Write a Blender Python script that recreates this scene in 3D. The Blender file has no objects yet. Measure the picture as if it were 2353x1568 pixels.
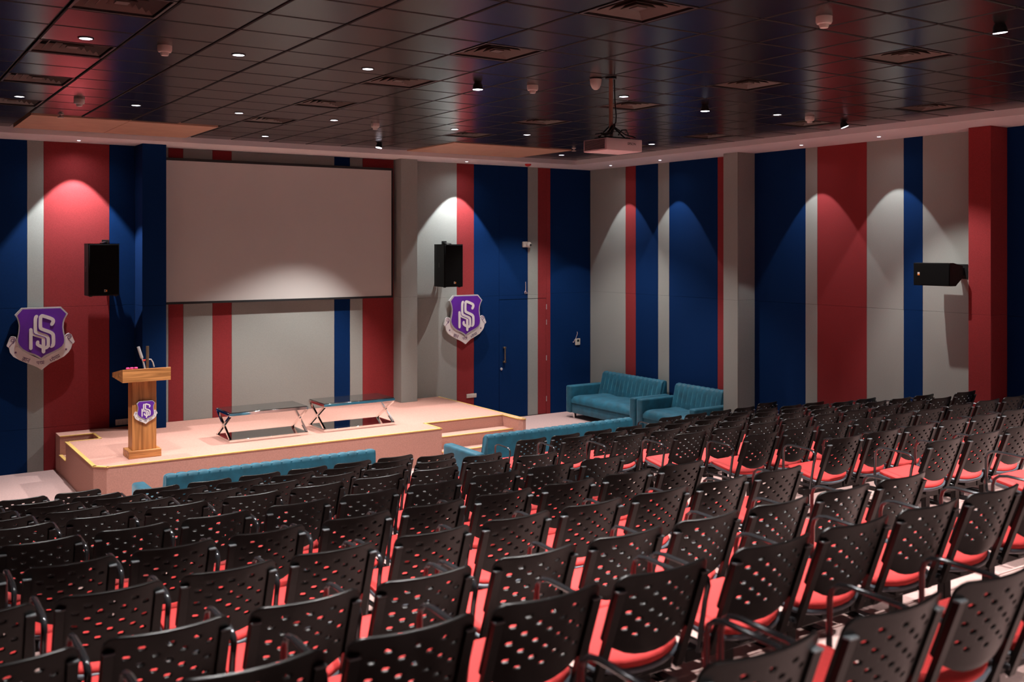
import bpy, bmesh, math, random
from mathutils import Vector, Matrix

C = bpy.context.scene.collection
PI = math.pi
random.seed(7)

# ------------------------------------------------------------------ camera
YAW = 0.5864
F_PX = 2299.3
cam_d = bpy.data.cameras.new('camera')
cam_d.sensor_width = 36.0
cam_d.lens = F_PX / 2353.0 * 36.0
cam_d.shift_y = -(784.0 - 568.04) / 2353.0
cam_d.clip_end = 60
cam_d.dof.use_dof = True
cam_d.dof.focus_distance = 12.5
cam_d.dof.aperture_fstop = 2.7
cam = bpy.data.objects.new('camera', cam_d)
C.objects.link(cam)
cam.location = (0, 0, 3.27)
cam.rotation_euler = (PI / 2, 0, -YAW)
bpy.context.scene.camera = cam

# ------------------------------------------------------------------ world, exposure
w = bpy.data.worlds.new('world')
bpy.context.scene.world = w
w.use_nodes = True
w.node_tree.nodes['Background'].inputs[0].default_value = (0.03, 0.028, 0.03, 1)
w.node_tree.nodes['Background'].inputs[1].default_value = 0.0
vs = bpy.context.scene.view_settings
vs.view_transform = 'Standard'
vs.look = 'None'
vs.gamma = 1.0
vs.use_curve_mapping = False
vs.exposure = 0.0

# ------------------------------------------------------------------ materials
MATS = {}


def srgb(r, g, b):
    def f(c):
        c /= 255.0
        return c / 12.92 if c <= 0.04045 else ((c + 0.055) / 1.055) ** 2.4
    return (f(r), f(g), f(b), 1)


def mat(name, col, rough=0.6, metal=0.0, noise=None, bump=None, sheen=0.0, spec=None, coat=0.0,
        emit=None, estr=0.0, stretch=None):
    if name in MATS:
        return MATS[name]
    m = bpy.data.materials.new(name)
    m.use_nodes = True
    nt = m.node_tree
    b = nt.nodes['Principled BSDF']
    b.inputs['Base Color'].default_value = tuple(col[:3]) + (1,)
    b.inputs['Roughness'].default_value = rough
    b.inputs['Metallic'].default_value = metal
    if spec is not None:
        b.inputs['Specular IOR Level'].default_value = spec
    if sheen:
        b.inputs['Sheen Weight'].default_value = sheen
        b.inputs['Sheen Roughness'].default_value = 0.35
        b.inputs['Sheen Tint'].default_value = (min(1, col[0] * 2 + .3), min(1, col[1] * 1.6 + .3), min(1, col[2] * 1.5 + .3), 1)
    if coat:
        b.inputs['Coat Weight'].default_value = coat
        b.inputs['Coat Roughness'].default_value = 0.1
    if emit is not None:
        b.inputs['Emission Color'].default_value = tuple(emit[:3]) + (1,)
        b.inputs['Emission Strength'].default_value = estr
    if noise or bump:
        tc = nt.nodes.new('ShaderNodeTexCoord')
        mp = nt.nodes.new('ShaderNodeMapping')
        nt.links.new(tc.outputs['Object'], mp.inputs['Vector'])
        if stretch:
            mp.inputs['Scale'].default_value = stretch
    if noise:
        sc, amt = noise
        n = nt.nodes.new('ShaderNodeTexNoise')
        n.inputs['Scale'].default_value = sc
        n.inputs['Detail'].default_value = 4
        nt.links.new(mp.outputs[0], n.inputs['Vector'])
        r = nt.nodes.new('ShaderNodeMapRange')
        r.inputs['From Min'].default_value = 0.3
        r.inputs['From Max'].default_value = 0.7
        r.inputs['To Min'].default_value = 1 - amt
        r.inputs['To Max'].default_value = 1 + amt
        nt.links.new(n.outputs['Fac'], r.inputs['Value'])
        mx = nt.nodes.new('ShaderNodeVectorMath')
        mx.operation = 'SCALE'
        mx.inputs[0].default_value = col[:3]
        nt.links.new(r.outputs[0], mx.inputs['Scale'])
        nt.links.new(mx.outputs[0], b.inputs['Base Color'])
    if bump:
        sc, st = bump
        n2 = nt.nodes.new('ShaderNodeTexNoise')
        n2.inputs['Scale'].default_value = sc
        n2.inputs['Detail'].default_value = 3
        nt.links.new(mp.outputs[0], n2.inputs['Vector'])
        bp = nt.nodes.new('ShaderNodeBump')
        bp.inputs['Strength'].default_value = st
        bp.inputs['Distance'].default_value = 0.01
        nt.links.new(n2.outputs['Fac'], bp.inputs['Height'])
        nt.links.new(bp.outputs[0], b.inputs['Normal'])
    MATS[name] = m
    return m


def wood(name, c1, c2, vertical=True):
    m = bpy.data.materials.new(name)
    m.use_nodes = True
    nt = m.node_tree
    b = nt.nodes['Principled BSDF']
    b.inputs['Roughness'].default_value = 0.42
    tc = nt.nodes.new('ShaderNodeTexCoord')
    mp = nt.nodes.new('ShaderNodeMapping')
    mp.inputs['Scale'].default_value = (9, 9, 0.5) if vertical else (0.7, 9, 14)
    nt.links.new(tc.outputs['Object'], mp.inputs['Vector'])
    n = nt.nodes.new('ShaderNodeTexNoise')
    n.inputs['Scale'].default_value = 2.2
    n.inputs['Detail'].default_value = 5
    n.inputs['Distortion'].default_value = 0.6
    nt.links.new(mp.outputs[0], n.inputs['Vector'])
    cr = nt.nodes.new('ShaderNodeValToRGB')
    cr.color_ramp.elements[0].position = 0.32
    cr.color_ramp.elements[0].color = c1
    cr.color_ramp.elements[1].position = 0.62
    cr.color_ramp.elements[1].color = c2
    nt.links.new(n.outputs['Fac'], cr.inputs[0])
    nt.links.new(cr.outputs[0], b.inputs['Base Color'])
    MATS[name] = m
    return m


RED = mat('red wall fabric', (0.26, 0.030, 0.033), 0.9, noise=(90, .16), bump=(260, .35), stretch=(1, 1, 2), spec=.15)
BLUE = mat('blue wall fabric', (0.0008, 0.020, 0.092), 0.9, noise=(90, .12), bump=(260, .3), stretch=(1, 1, 2), spec=.12)
GREY = mat('grey wall fabric', (0.305, 0.315, 0.290), 0.9, noise=(90, .07), bump=(260, .3), stretch=(1, 1, 2), spec=.15)
COLS = {'r': RED, 'b': BLUE, 'g': GREY}
BACKING = mat('dark wall backing', (0.03, 0.028, 0.03), 0.9)
CARPET = mat('dusty rose carpet', (0.58, 0.385, 0.355), 0.95, noise=(40, .07), bump=(300, .5), spec=.1)
STAGECARPET = mat('rose stage carpet', (0.55, 0.292, 0.235), 0.95, noise=(60, .09), bump=(300, .5), spec=.1)
NOSING = mat('brass yellow nosing', (0.72, 0.46, 0.13), 0.5, noise=(30, .1))
TILE = mat('black lacquered ceiling tile', (0.011, 0.0095, 0.0095), 0.23, noise=(3, .15), spec=.62)
TILEBACK = mat('dark ceiling void', (0.006, 0.005, 0.005), 0.8)
SOFFIT = mat('off-white soffit paint', (0.68, 0.63, 0.63), 0.7, noise=(2, .04))
CREAM = mat('cream plywood hatch', (0.46, 0.27, 0.18), 0.6, noise=(5, .07))
VENTFR = mat('dark vent flange', (0.035, 0.03, 0.028), 0.4, noise=(6, .06))
VENT = mat('cream vent metal', (0.085, 0.068, 0.055), 0.5, noise=(6, .06))
BLACKP = mat('black moulded plastic', (0.007, 0.0056, 0.0054), 0.32, noise=(25, .2), spec=.24)
RIM = mat('black plastic edge with painted highlight', (0.15, 0.155, 0.18), 0.36, noise=(25, .2), spec=.5)  # overhead highlight on chair-back and hole edges, painted as a paler colour
SHELL = mat('charcoal seat shell plastic', (0.11, 0.125, 0.15), 0.4, noise=(20, .1))
CUSH = mat('red cushion fabric', (0.74, 0.046, 0.044), 0.75, noise=(60, .05), bump=(200, .15), sheen=.15)
TUBE = mat('glossy black steel tube', (0.05, 0.05, 0.055), 0.15, 0.55, noise=(8, .1), spec=.9)
CAPM = mat('grey post cap plastic', (0.14, 0.155, 0.165), 0.35, noise=(20, .08))
CHROME = mat('polished chrome', (0.82, 0.80, 0.78), 0.07, 1.0, noise=(5, .02))
GLASS = mat('smoked black glass', (0.012, 0.012, 0.012), 0.03, noise=(3, .05), spec=.9, coat=.5)
VELVET = mat('teal velvet', (0.005, 0.095, 0.150), 0.65, noise=(7, .28), bump=(30, .12), sheen=1.0)
VELVETD = mat('teal velvet piping', (0.10, 0.36, 0.44), 0.7, noise=(7, .1), sheen=.5)
WOODV = wood('honey walnut veneer upright', srgb(140, 86, 42), srgb(205, 138, 78), True)
WOODH = wood('honey walnut veneer lengthwise', srgb(140, 86, 42), srgb(210, 144, 84), False)
SPK = mat('black speaker cabinet', (0.006, 0.006, 0.0065), 0.6, noise=(60, .3), bump=(120, .2), spec=.25)
GRILLE = mat('black speaker grille', (0.004, 0.004, 0.004), 0.85, noise=(200, .3), bump=(400, .4), spec=.08)
WHITE = mat('white plastic', (0.56, 0.51, 0.46), 0.45, noise=(12, .04))
IVORY = mat('ivory switch plate plastic', (0.62, 0.56, 0.47), 0.45, noise=(12, .05))
SCREEN = mat('matt screen fabric', (0.50, 0.475, 0.45), 0.95, noise=(2, .015))
SCRBLK = mat('black screen border', (0.006, 0.006, 0.007), 0.6, noise=(10, .2))
PURPLE = mat('purple enamel', (0.115, 0.018, 0.30), 0.4, noise=(4, .15))
SILVER = mat('brushed silver edge', (0.56, 0.54, 0.53), 0.4, 0.3, noise=(20, .05))
PALE = mat('pale emblem board', (0.74, 0.68, 0.66), 0.5, noise=(10, .04))
INK = mat('purple lettering ink', (0.10, 0.03, 0.13), 0.6, noise=(10, .1))
BRASS = mat('brushed bronze handle', (0.30, 0.21, 0.13), 0.35, 0.8, noise=(20, .08))
CABLE = mat('white cable sheath', (0.62, 0.50, 0.48), 0.5, noise=(20, .05))
LCD = mat('dark display', (0.02, 0.03, 0.03), 0.15, noise=(9, .1))
PINK = mat('pink blossom', (0.80, 0.04, 0.22), 0.6, noise=(30, .1))
REDP = mat('red plastic', (0.60, 0.015, 0.015), 0.35, noise=(20, .06))
LAMP = mat('lit lamp lens', (0.9, 0.9, 0.9), 0.3, noise=(5, .01), emit=(0.90, 0.86, 1.0), estr=9.0)
DARKM = mat('dark lamp housing', (0.015, 0.014, 0.014), 0.35, 0.3, noise=(20, .1))
CHIP = mat('orange badge enamel', (0.75, 0.22, 0.03), 0.4, noise=(10, .1))
CHIPW = mat('white badge enamel', (0.62, 0.55, 0.50), 0.4, noise=(10, .05))
PAINTP = mat('bronze projector pole', (0.33, 0.17, 0.12), 0.45, noise=(12, .1))
PROJ = mat('white projector casing', (0.66, 0.54, 0.54), 0.45, noise=(8, .03))

# ------------------------------------------------------------------ mesh helpers


def box(bm, x0, x1, y0, y1, z0, z1, bev=0.0):
    r = bmesh.ops.create_cube(bm, size=1.0)
    vs_ = r['verts']
    for v in vs_:
        v.co = Vector(((x0 + x1) / 2 + v.co.x * (x1 - x0), (y0 + y1) / 2 + v.co.y * (y1 - y0), (z0 + z1) / 2 + v.co.z * (z1 - z0)))
    if bev > 0:
        es = list({e for v in vs_ for e in v.link_edges})
        bmesh.ops.bevel(bm, geom=es, offset=bev, segments=1, affect='EDGES', profile=.5)
    return vs_


def tube(bm, pts, r, seg=8, closed=False, r2=None):
    """round tube along a poly-line"""
    pts = [Vector(p) for p in pts]
    n = len(pts)
    rings = []
    up = None
    for i, p in enumerate(pts):
        a = pts[i - 1] if i > 0 else pts[i]
        b = pts[i + 1] if i < n - 1 else pts[i]
        t = (b - a).normalized()
        if up is None:
            up = Vector((0, 0, 1)) if abs(t.z) < .9 else Vector((1, 0, 0))
        s = t.cross(up)
        if s.length < 1e-4:
            s = t.cross(Vector((0, 1, 0)))
        s.normalize()
        u = s.cross(t).normalized()
        up = u
        ring = []
        for k in range(seg):
            ang = 2 * PI * k / seg
            rr2 = r if r2 is None else r2
            ring.append(bm.verts.new(p + s * math.cos(ang) * r + u * math.sin(ang) * rr2))
        rings.append(ring)
    for i in range(n - 1):
        for k in range(seg):
            bm.faces.new((rings[i][k], rings[i][(k + 1) % seg], rings[i + 1][(k + 1) % seg], rings[i + 1][k]))
    bm.faces.new(rings[0][::-1])
    bm.faces.new(rings[-1])


def bar(bm, a, b, w_, h_):
    """rectangular bar from a to b"""
    a, b = Vector(a), Vector(b)
    t = (b - a).normalized()
    up = Vector((0, 0, 1)) if abs(t.z) < .95 else Vector((0, 1, 0))
    s = t.cross(up).normalized() * w_ / 2
    u = s.cross(t).normalized() * h_ / 2
    v = [bm.verts.new(p + q) for p in (a, b) for q in (s + u, -s + u, -s - u, s - u)]
    for f in ((0, 1, 2, 3), (7, 6, 5, 4), (0, 4, 5, 1), (1, 5, 6, 2), (2, 6, 7, 3), (3, 7, 4, 0)):
        bm.faces.new([v[i] for i in f])


def lathe(bm, prof, seg=16, cx=0, cy=0, cz=0):
    rings = []
    for r, z in prof:
        if r < 1e-5:
            rings.append([bm.verts.new((cx, cy, cz + z))])
        else:
            rings.append([bm.verts.new((cx + r * math.cos(2 * PI * k / seg), cy + r * math.sin(2 * PI * k / seg), cz + z)) for k in range(seg)])
    for a, b in zip(rings, rings[1:]):
        for k in range(seg):
            k2 = (k + 1) % seg
            if len(a) == 1 and len(b) > 1:
                bm.faces.new((a[0], b[k2], b[k]))
            elif len(b) == 1 and len(a) > 1:
                bm.faces.new((a[k], a[k2], b[0]))
            elif len(a) > 1:
                bm.faces.new((a[k], a[k2], b[k2], b[k]))


def prism(bm, poly, y0, y1):
    """poly of (x, z) extruded from y0 (front) to y1 (back)"""
    n = len(poly)
    f = [bm.verts.new((x, y0, z)) for x, z in poly]
    k = [bm.verts.new((x, y1, z)) for x, z in poly]
    bm.faces.new(f)
    bm.faces.new(k[::-1])
    for i in range(n):
        bm.faces.new((f[i], k[i], k[(i + 1) % n], f[(i + 1) % n]))


def slab(bm, poly, z0, z1):
    """poly of (x, y) extruded from z0 to z1"""
    n = len(poly)
    a = [bm.verts.new((x, y, z0)) for x, y in poly]
    b = [bm.verts.new((x, y, z1)) for x, y in poly]
    bm.faces.new(a[::-1])
    bm.faces.new(b)
    for i in range(n):
        bm.faces.new((a[i], a[(i + 1) % n], b[(i + 1) % n], b[i]))


def mesh_of(name, bm, m, smooth=True, ang=40):
    bmesh.ops.recalc_face_normals(bm, faces=bm.faces)
    me = bpy.data.meshes.new(name)
    bm.to_mesh(me)
    bm.free()
    me.materials.append(m)
    if smooth:
        me.polygons.foreach_set('use_smooth', [True] * len(me.polygons))
        me.set_sharp_from_angle(angle=math.radians(ang))
    return me


def obj(name, bm, m, parent=None, loc=(0, 0, 0), smooth=True, ang=40, label=None):
    me = bm if isinstance(bm, bpy.types.Mesh) else mesh_of(name, bm, m, smooth, ang)
    o = bpy.data.objects.new(name, me)
    C.objects.link(o)
    o.location = loc
    if parent is not None:
        o.parent = parent
    if label:
        o['label'] = label
    return o


def thing(name, label, cat, loc=(0, 0, 0), rotz=0.0, group=None):
    o = bpy.data.objects.new(name, None)
    C.objects.link(o)
    o.empty_display_size = .1
    o.location = loc
    o.rotation_euler = (0, 0, rotz)
    o['label'] = label
    o['category'] = cat
    if group:
        o['group'] = group
    return o


def structure(o):
    o['kind'] = 'structure'
    return o


def dup(root, loc=None, rotz=None, label=None, group=None):
    r = root.copy()
    C.objects.link(r)
    if loc is not None:
        r.location = loc
    if rotz is not None:
        r.rotation_euler = (0, 0, rotz)
    if label:
        r['label'] = label
    if group:
        r['group'] = group
    for ch in list(root.children):
        c = ch.copy()
        C.objects.link(c)
        c.parent = r
        for g in list(ch.children):
            d = g.copy()
            C.objects.link(d)
            d.parent = c
    return r


def B():
    return bmesh.new()


def bx(name, m, parent, x0, x1, y0, y1, z0, z1, bev=0.0, label=None, loc=(0, 0, 0)):
    bm = B()
    box(bm, x0, x1, y0, y1, z0, z1, bev)
    return obj(name, bm, m, parent, loc=loc, label=label)


ORD = ['', 'first', 'second', 'third', 'fourth', 'fifth', 'sixth', 'seventh', 'eighth', 'ninth', 'tenth', 'eleventh', 'twelfth']

# ------------------------------------------------------------------ layout numbers (metres; camera above the origin)
WY = 15.96     # front wall face
WX = 12.50     # right wall face
LX = -0.90     # left wall (outside the frame)
BY = -2.60     # rear wall (behind the camera)
CZ = 4.90      # ceiling tiles
SZ = 4.82      # soffit underside
CX0, CX1, CY0, CY1 = 0.041, 11.441, -1.64, 15.04
ROWY = [10.68 - .898 * k for k in range(9)] + [2.65, 1.74]
ROWZ = [0, .15, .32, .48, .64, .77, .885, 1.01, 1.135, 1.30, 1.43]
# ================================================================== the room
# floor with the seating tiers
bm = B()
box(bm, LX - .1, WX + .1, 11.4, WY + .1, -.12, 0)
bm2_edges = [ROWY[k - 1] - .10 for k in range(1, 11)] + [ROWY[10] - 1.0]
prev = 11.4
for k in range(0, 11):
    yb = (ROWY[k] - .10) if k < 10 else BY - .1
    box(bm, LX - .1, WX + .1, yb, prev, -.12, ROWZ[k])
    prev = yb
fl = structure(obj('floor', bm, CARPET, smooth=False))
# seams between carpet lengths and the tier edges are real strips
for k in range(1, 11):
    y = ROWY[k - 1] - .10
    bx('tier_edge', CARPET, fl, LX, WX, y - .012, y + .006, ROWZ[k] - .03, ROWZ[k] + .006, .003)


def panels(parent, axis, face, stripes, z_lo, z_hi, seams, th=.022, name='wall_panel', sgn=1):
    """fabric panels; stripes = [(a0, a1, colour)] along the wall; seams split them in height"""
    zs = [z_lo] + [s for s in seams if z_lo < s < z_hi] + [z_hi]
    for a0, a1, c in stripes:
        for z0, z1 in zip(zs, zs[1:]):
            bm = B()
            g = .0012
            if axis == 'x':      # wall in the XZ plane, front face at y = face, body behind
                box(bm, a0 + g, a1 - g, face, face + th * sgn, z0 + g, z1 - g, .002) if sgn > 0 else box(bm, a0 + g, a1 - g, face + th * sgn, face, z0 + g, z1 - g, .002)
            else:
                lo, hi = sorted((face, face + th * sgn))
                box(bm, lo, hi, a0 + g, a1 - g, z0 + g, z1 - g, .002)
            obj(name, bm, COLS[c], parent)


# front wall
bm = B()
box(bm, LX - .1, WX + .15, WY + .022, WY + .2, 0, 5.1)
wf = structure(obj('wall_front', bm, BACKING, smooth=False))
FX = [(LX, -.1, 'g'), (-.1, .55, 'r'), (.55, 1.2, 'g'), (1.2, 2.17, 'b'), (2.17, 2.39, 'g'), (2.39, 3.30, 'r'), (3.30, 3.67, 'b')]
MX = [(3.67, 4.17, 'g'), (4.17, 4.40, 'r'), (4.40, 4.86, 'g'), (4.86, 5.17, 'r'), (5.17, 6.95, 'g'), (6.95, 7.24, 'b'), (7.24, 7.48, 'g'), (7.48, 8.08, 'r')]
RX = [(8.08, 9.38, 'g'), (9.38, 9.75, 'r'), (9.75, 10.31, 'b')]
panels(wf, 'x', WY, FX, 0, SZ, [.63, 2.39])
panels(wf, 'x', WY, MX, .54, SZ, [2.39])
panels(wf, 'x', WY, RX, 0, SZ, [2.345])
panels(wf, 'x', WY, [(10.31, 10.97, 'b'), (10.97, 11.21, 'g'), (11.21, 11.41, 'r')], 2.27, SZ, [2.345])
panels(wf, 'x', WY, [(11.41, 11.51, 'r'), (11.51, WX, 'b')], 0, SZ, [2.36])

# flush door in the front wall
dr = bpy.data.objects.new('door_1', None)
C.objects.link(dr)
structure(dr)
dr['label'] = 'flush fabric-covered door in blue, grey and red stripes beside the stage'
for a0, a1, c in [(10.31, 10.97, 'b'), (10.97, 11.21, 'g'), (11.21, 11.41, 'r')]:
    bm = B()
    box(bm, a0 + (.006 if a0 == 10.31 else .001), a1 - (.005 if a1 == 11.41 else .001), WY + .002, WY + .02, .012, 2.262, .002)
    obj('door_panel', bm, COLS[c], dr)
bm = B()
box(bm, 10.405, 10.43, WY - .05, WY - .035, 1.07, 1.37, .004)
box(bm, 10.395, 10.44, WY - .05, WY + .002, 1.07, 1.10, .003)
box(bm, 10.395, 10.44, WY - .05, WY + .002, 1.34, 1.37, .003)
obj('door_handle', bm, BRASS, dr)
bm = B()
lathe(bm, [(0, .02), (.022, .02), (.026, .012), (.026, 0)], 16)
o = obj('door_lock', bm, SILVER, dr, loc=(10.36, WY + .003, .95))
o.rotation_euler = (PI / 2, 0, 0)
for z in (.30, 1.10, 1.80, 2.10):
    bm = B()
    tube(bm, [(11.412, WY - .004, z - .05), (11.412, WY - .004, z + .05)], .006, 8)
    obj('door_hinge', bm, SILVER, dr)

# pillars
def pillar(n, x0, x1, y0, y1, z0, col, seams, label):
    bm = B()
    box(bm, x0 + .02, x1 - .02 if x1 < WX else x1, y0 + .02, y1, z0, SZ)
    p = structure(obj('trim_%d' % n, bm, BACKING, smooth=False))
    p['label'] = label
    zs = [z0] + seams + [SZ]
    for a, b in zip(zs, zs[1:]):
        bx('pillar_panel', COLS[col], p, x0, x1, y0, y0 + .02, a + .001, b - .001, .002)
        bx('pillar_panel', COLS[col], p, x0, x0 + .02, y0 + .0205, y1, a + .001, b - .001, .002)
        if x1 < WX:
            bx('pillar_panel', COLS[col], p, x1 - .02, x1, y0 + .0205, y1, a + .001, b - .001, .002)
    return p


pillar(1, 3.67, 4.02, 15.50, WY - .001, .54, 'b', [2.39], 'blue fabric-covered pillar left of the projection screen')
pillar(2, 8.08, 8.40, 15.67, WY - .001, .54, 'g', [2.39], 'grey fabric-covered pillar right of the projection screen')

# right wall
bm = B()
box(bm, WX + .022, WX + .2, BY - .1, WY + .2, 0, 5.1)
wr = structure(obj('wall_right', bm, BACKING, smooth=False))
RY = [(14.86, WY, 'g'), (14.56, 14.86, 'r'), (13.93, 14.56, 'b'), (13.63, 13.93, 'g'), (12.41, 13.63, 'b'), (12.20, 12.41, 'r'),
      (11.58, 12.20, 'g'), (10.51, 11.58, 'b'), (10.28, 10.51, 'g'), (9.38, 10.28, 'r'), (8.76, 9.38, 'g'), (8.46, 8.76, 'b'),
      (7.54, 8.46, 'g'), (7.24, 7.54, 'r'), (5.9, 7.24, 'b'), (5.3, 5.9, 'g'), (4.4, 5.3, 'r'), (3.4, 4.4, 'g'), (2.6, 3.4, 'b'), (1.4, 2.6, 'g'), (.4, 1.4, 'r'), (-1, .4, 'g'), (BY, -1, 'b')]
panels(wr, 'y', WX, RY, 0, SZ, [2.38])


def pier(n, y0, y1, x0, col, label):
    bm = B()
    box(bm, x0 + .02, WX, y0 + .02, y1 - .02, 0, SZ)
    p = structure(obj('trim_%d' % n, bm, BACKING, smooth=False))
    p['label'] = label
    for a, b in ((0, 2.40), (2.40, SZ)):
        bx('pillar_panel', COLS[col], p, x0, x0 + .02, y0, y1, a + .001, b - .001, .002)
        bx('pillar_panel', COLS[col], p, x0 + .0205, WX - .001, y0, y0 + .02, a + .001, b - .001, .002)
        bx('pillar_panel', COLS[col], p, x0 + .0205, WX - .001, y1 - .02, y1, a + .001, b - .001, .002)


pier(3, 11.56, 11.88, 12.10, 'g', 'grey fabric-covered pillar on the right wall behind the smaller sofa')
pier(4, 7.24, 7.545, 12.13, 'r', 'red fabric-covered pillar near the right end of the seating')

# walls outside the frame
bm = B()
box(bm, LX - .2, LX - .022, BY - .1, WY + .2, 0, 5.1)
wl = structure(obj('wall_left', bm, BACKING, smooth=False))
yy = BY
seq = 'brbgbbrbbrbgbrbb'
i = 0
while yy < WY - .3:
    w_ = [1.3, .9, .4, 1.1][i % 4]
    y2 = min(WY, yy + w_)
    bm = B()
    box(bm, LX - .022, LX, yy + .001, y2 - .001, .001, SZ, .002)
    obj('wall_panel', bm, COLS[seq[i % len(seq)]], wl)
    yy = y2
    i += 1
bm = B()
box(bm, LX - .2, WX + .2, BY - .2, BY - .022, 0, 5.1)
wb = structure(obj('wall_back', bm, BACKING, smooth=False))
xx = LX
i = 0
while xx < WX - .3:
    w_ = [1.2, .8, .5, 1.4][i % 4]
    x2 = min(WX, xx + w_)
    bm = B()
    box(bm, xx + .001, x2 - .001, BY - .022, BY, .001, SZ, .002)
    obj('wall_panel', bm, COLS[seq[(i + 1) % len(seq)]], wb)
    xx = x2
    i += 1

# ceiling: dark void slab, tiles, hatches
bm = B()
box(bm, LX - .1, WX + .1, BY - .1, WY + .1, CZ + .09, CZ + .15)
ce = structure(obj('ceiling', bm, TILEBACK, smooth=False))
TX, TY = 2.441, 6.164
HATCH = [(1.87, 4.18, 13.46, 15.03), (7.85, 10.12, 13.42, 15.03)]
VI, VJ = (-2, 3, 8, 13), (-2, 1, 4, 7, 10)
tiles = []
for i in range(-4, 15):
    for j in range(-13, 15):
        x0, x1 = TX + .6 * i, TX + .6 * (i + 1)
        y0, y1 = TY + .6 * j, min(TY + .6 * (j + 1), CY1)
        if y1 - y0 < .05 or (i in VI and j in VJ):
            continue
        cx, cy = (x0 + x1) / 2, (y0 + y1) / 2
        D = cy * math.cos(YAW) + cx * math.sin(YAW)
        lat = cx * math.cos(YAW) - cy * math.sin(YAW)
        seen = D > 6.0 and abs(lat) / D < .56
        tiles.append((0 if seen else 1, D, x0, x1, y0, y1))
tiles.sort()
full = None
rest = B()
cnt = 0
GAP = .008


def cut(x0, x1, y0, y1):
    """trim a tile against the two hatches; returns what is left of it"""
    for hx0, hx1, hy0, hy1 in HATCH:
        if x1 <= hx0 + .01 or x0 >= hx1 - .01 or y1 <= hy0 + .01 or y0 >= hy1 - .01:
            continue
        if x0 >= hx0 - .01 and x1 <= hx1 + .01:
            if y0 < hy0 - .02:
                return x0, x1, y0, hy0
            return None
        if y0 >= hy0 - .02 or y1 > hy0:
            if x0 < hx0:
                x1 = hx0
            else:
                x0 = hx1
    return x0, x1, y0, y1


def add_tile(bm, x0, x1, y0, y1, ox=0, oy=0):
    """pressed metal tile: face lowest, small chamfer round it"""
    g, c = GAP, .011
    a = [(x0 + g - ox, y0 + g - oy), (x1 - g - ox, y0 + g - oy), (x1 - g - ox, y1 - g - oy), (x0 + g - ox, y1 - g - oy)]
    b = [(x0 + g + c - ox, y0 + g + c - oy), (x1 - g - c - ox, y0 + g + c - oy), (x1 - g - c - ox, y1 - g - c - oy), (x0 + g + c - ox, y1 - g - c - oy)]
    t = [bm.verts.new((x, y, CZ + .03)) for x, y in a]
    m_ = [bm.verts.new((x, y, CZ + .005)) for x, y in a]
    l_ = [bm.verts.new((x, y, CZ)) for x, y in b]
    bm.faces.new(l_)
    for k in range(4):
        k2 = (k + 1) % 4
        bm.faces.new((m_[k], m_[k2], l_[k2], l_[k])).material_index = 1
        f_ = bm.faces.new((t[k], t[k2], m_[k2], m_[k]))
        f_.material_index = 1


tm = B()
add_tile(tm, 0, .6, 0, .6)
tile_me = mesh_of('ceiling_tile', tm, TILE, False)
tile_me.materials.append(TILEBACK)
for s_, D, x0, x1, y0, y1 in tiles:
    r = cut(x0, x1, y0, y1)
    if r is None:
        continue
    x0, x1, y0, y1 = r
    if x1 - x0 < .04 or y1 - y0 < .04:
        continue
    if s_ == 0 and cnt < 290:
        if abs(x1 - x0 - .6) < 1e-3 and abs(y1 - y0 - .6) < 1e-3:
            o = obj('ceiling_tile', tile_me, TILE, ce, loc=(x0, y0, 0))
            o.rotation_euler = (random.uniform(-.0012, .0012), random.uniform(-.0012, .0012), 0)
            o.location.z = -o.rotation_euler.x * CZ * 0 
            # keep the tilt about the tile itself
            o.location = Vector((x0, y0, CZ)) - o.rotation_euler.to_matrix() @ Vector((0, 0, CZ))
        else:
            tb = B()
            add_tile(tb, x0, x1, y0, y1)
            o = obj('ceiling_tile', tb, TILE, ce, smooth=False)
            o.data.materials.append(TILEBACK)
        cnt += 1
    else:
        add_tile(rest, x0, x1, y0, y1)
o = obj('ceiling_tiles', rest, TILE, ce, smooth=False)
o['kind'] = 'stuff'
o.data.materials.append(TILEBACK)
for hx0, hx1, hy0, hy1 in HATCH:
    xm = (hx0 + hx1) / 2
    for a, b in ((hx0, xm), (xm, hx1)):
        bx('ceiling_hatch', CREAM, ce, a + .004, b - .003, hy0 + .004, hy1 - .004, CZ - .012, CZ + .085, .003, label='cream plywood ceiling hatch panel')

# perimeter soffit
bm = B()
for (x0, x1, y0, y1) in ((LX, WX + .02, CY1, WY + .02), (LX, WX + .02, BY, CY0), (LX, CX0, CY0, CY1), (CX1, WX + .02, CY0, CY1)):
    box(bm, x0, x1, y0, y1, SZ, CZ + .09)
sf = structure(obj('trim_5', bm, SOFFIT, smooth=False))
sf['label'] = 'off-white dropped soffit running round the edge of the ceiling'

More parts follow.
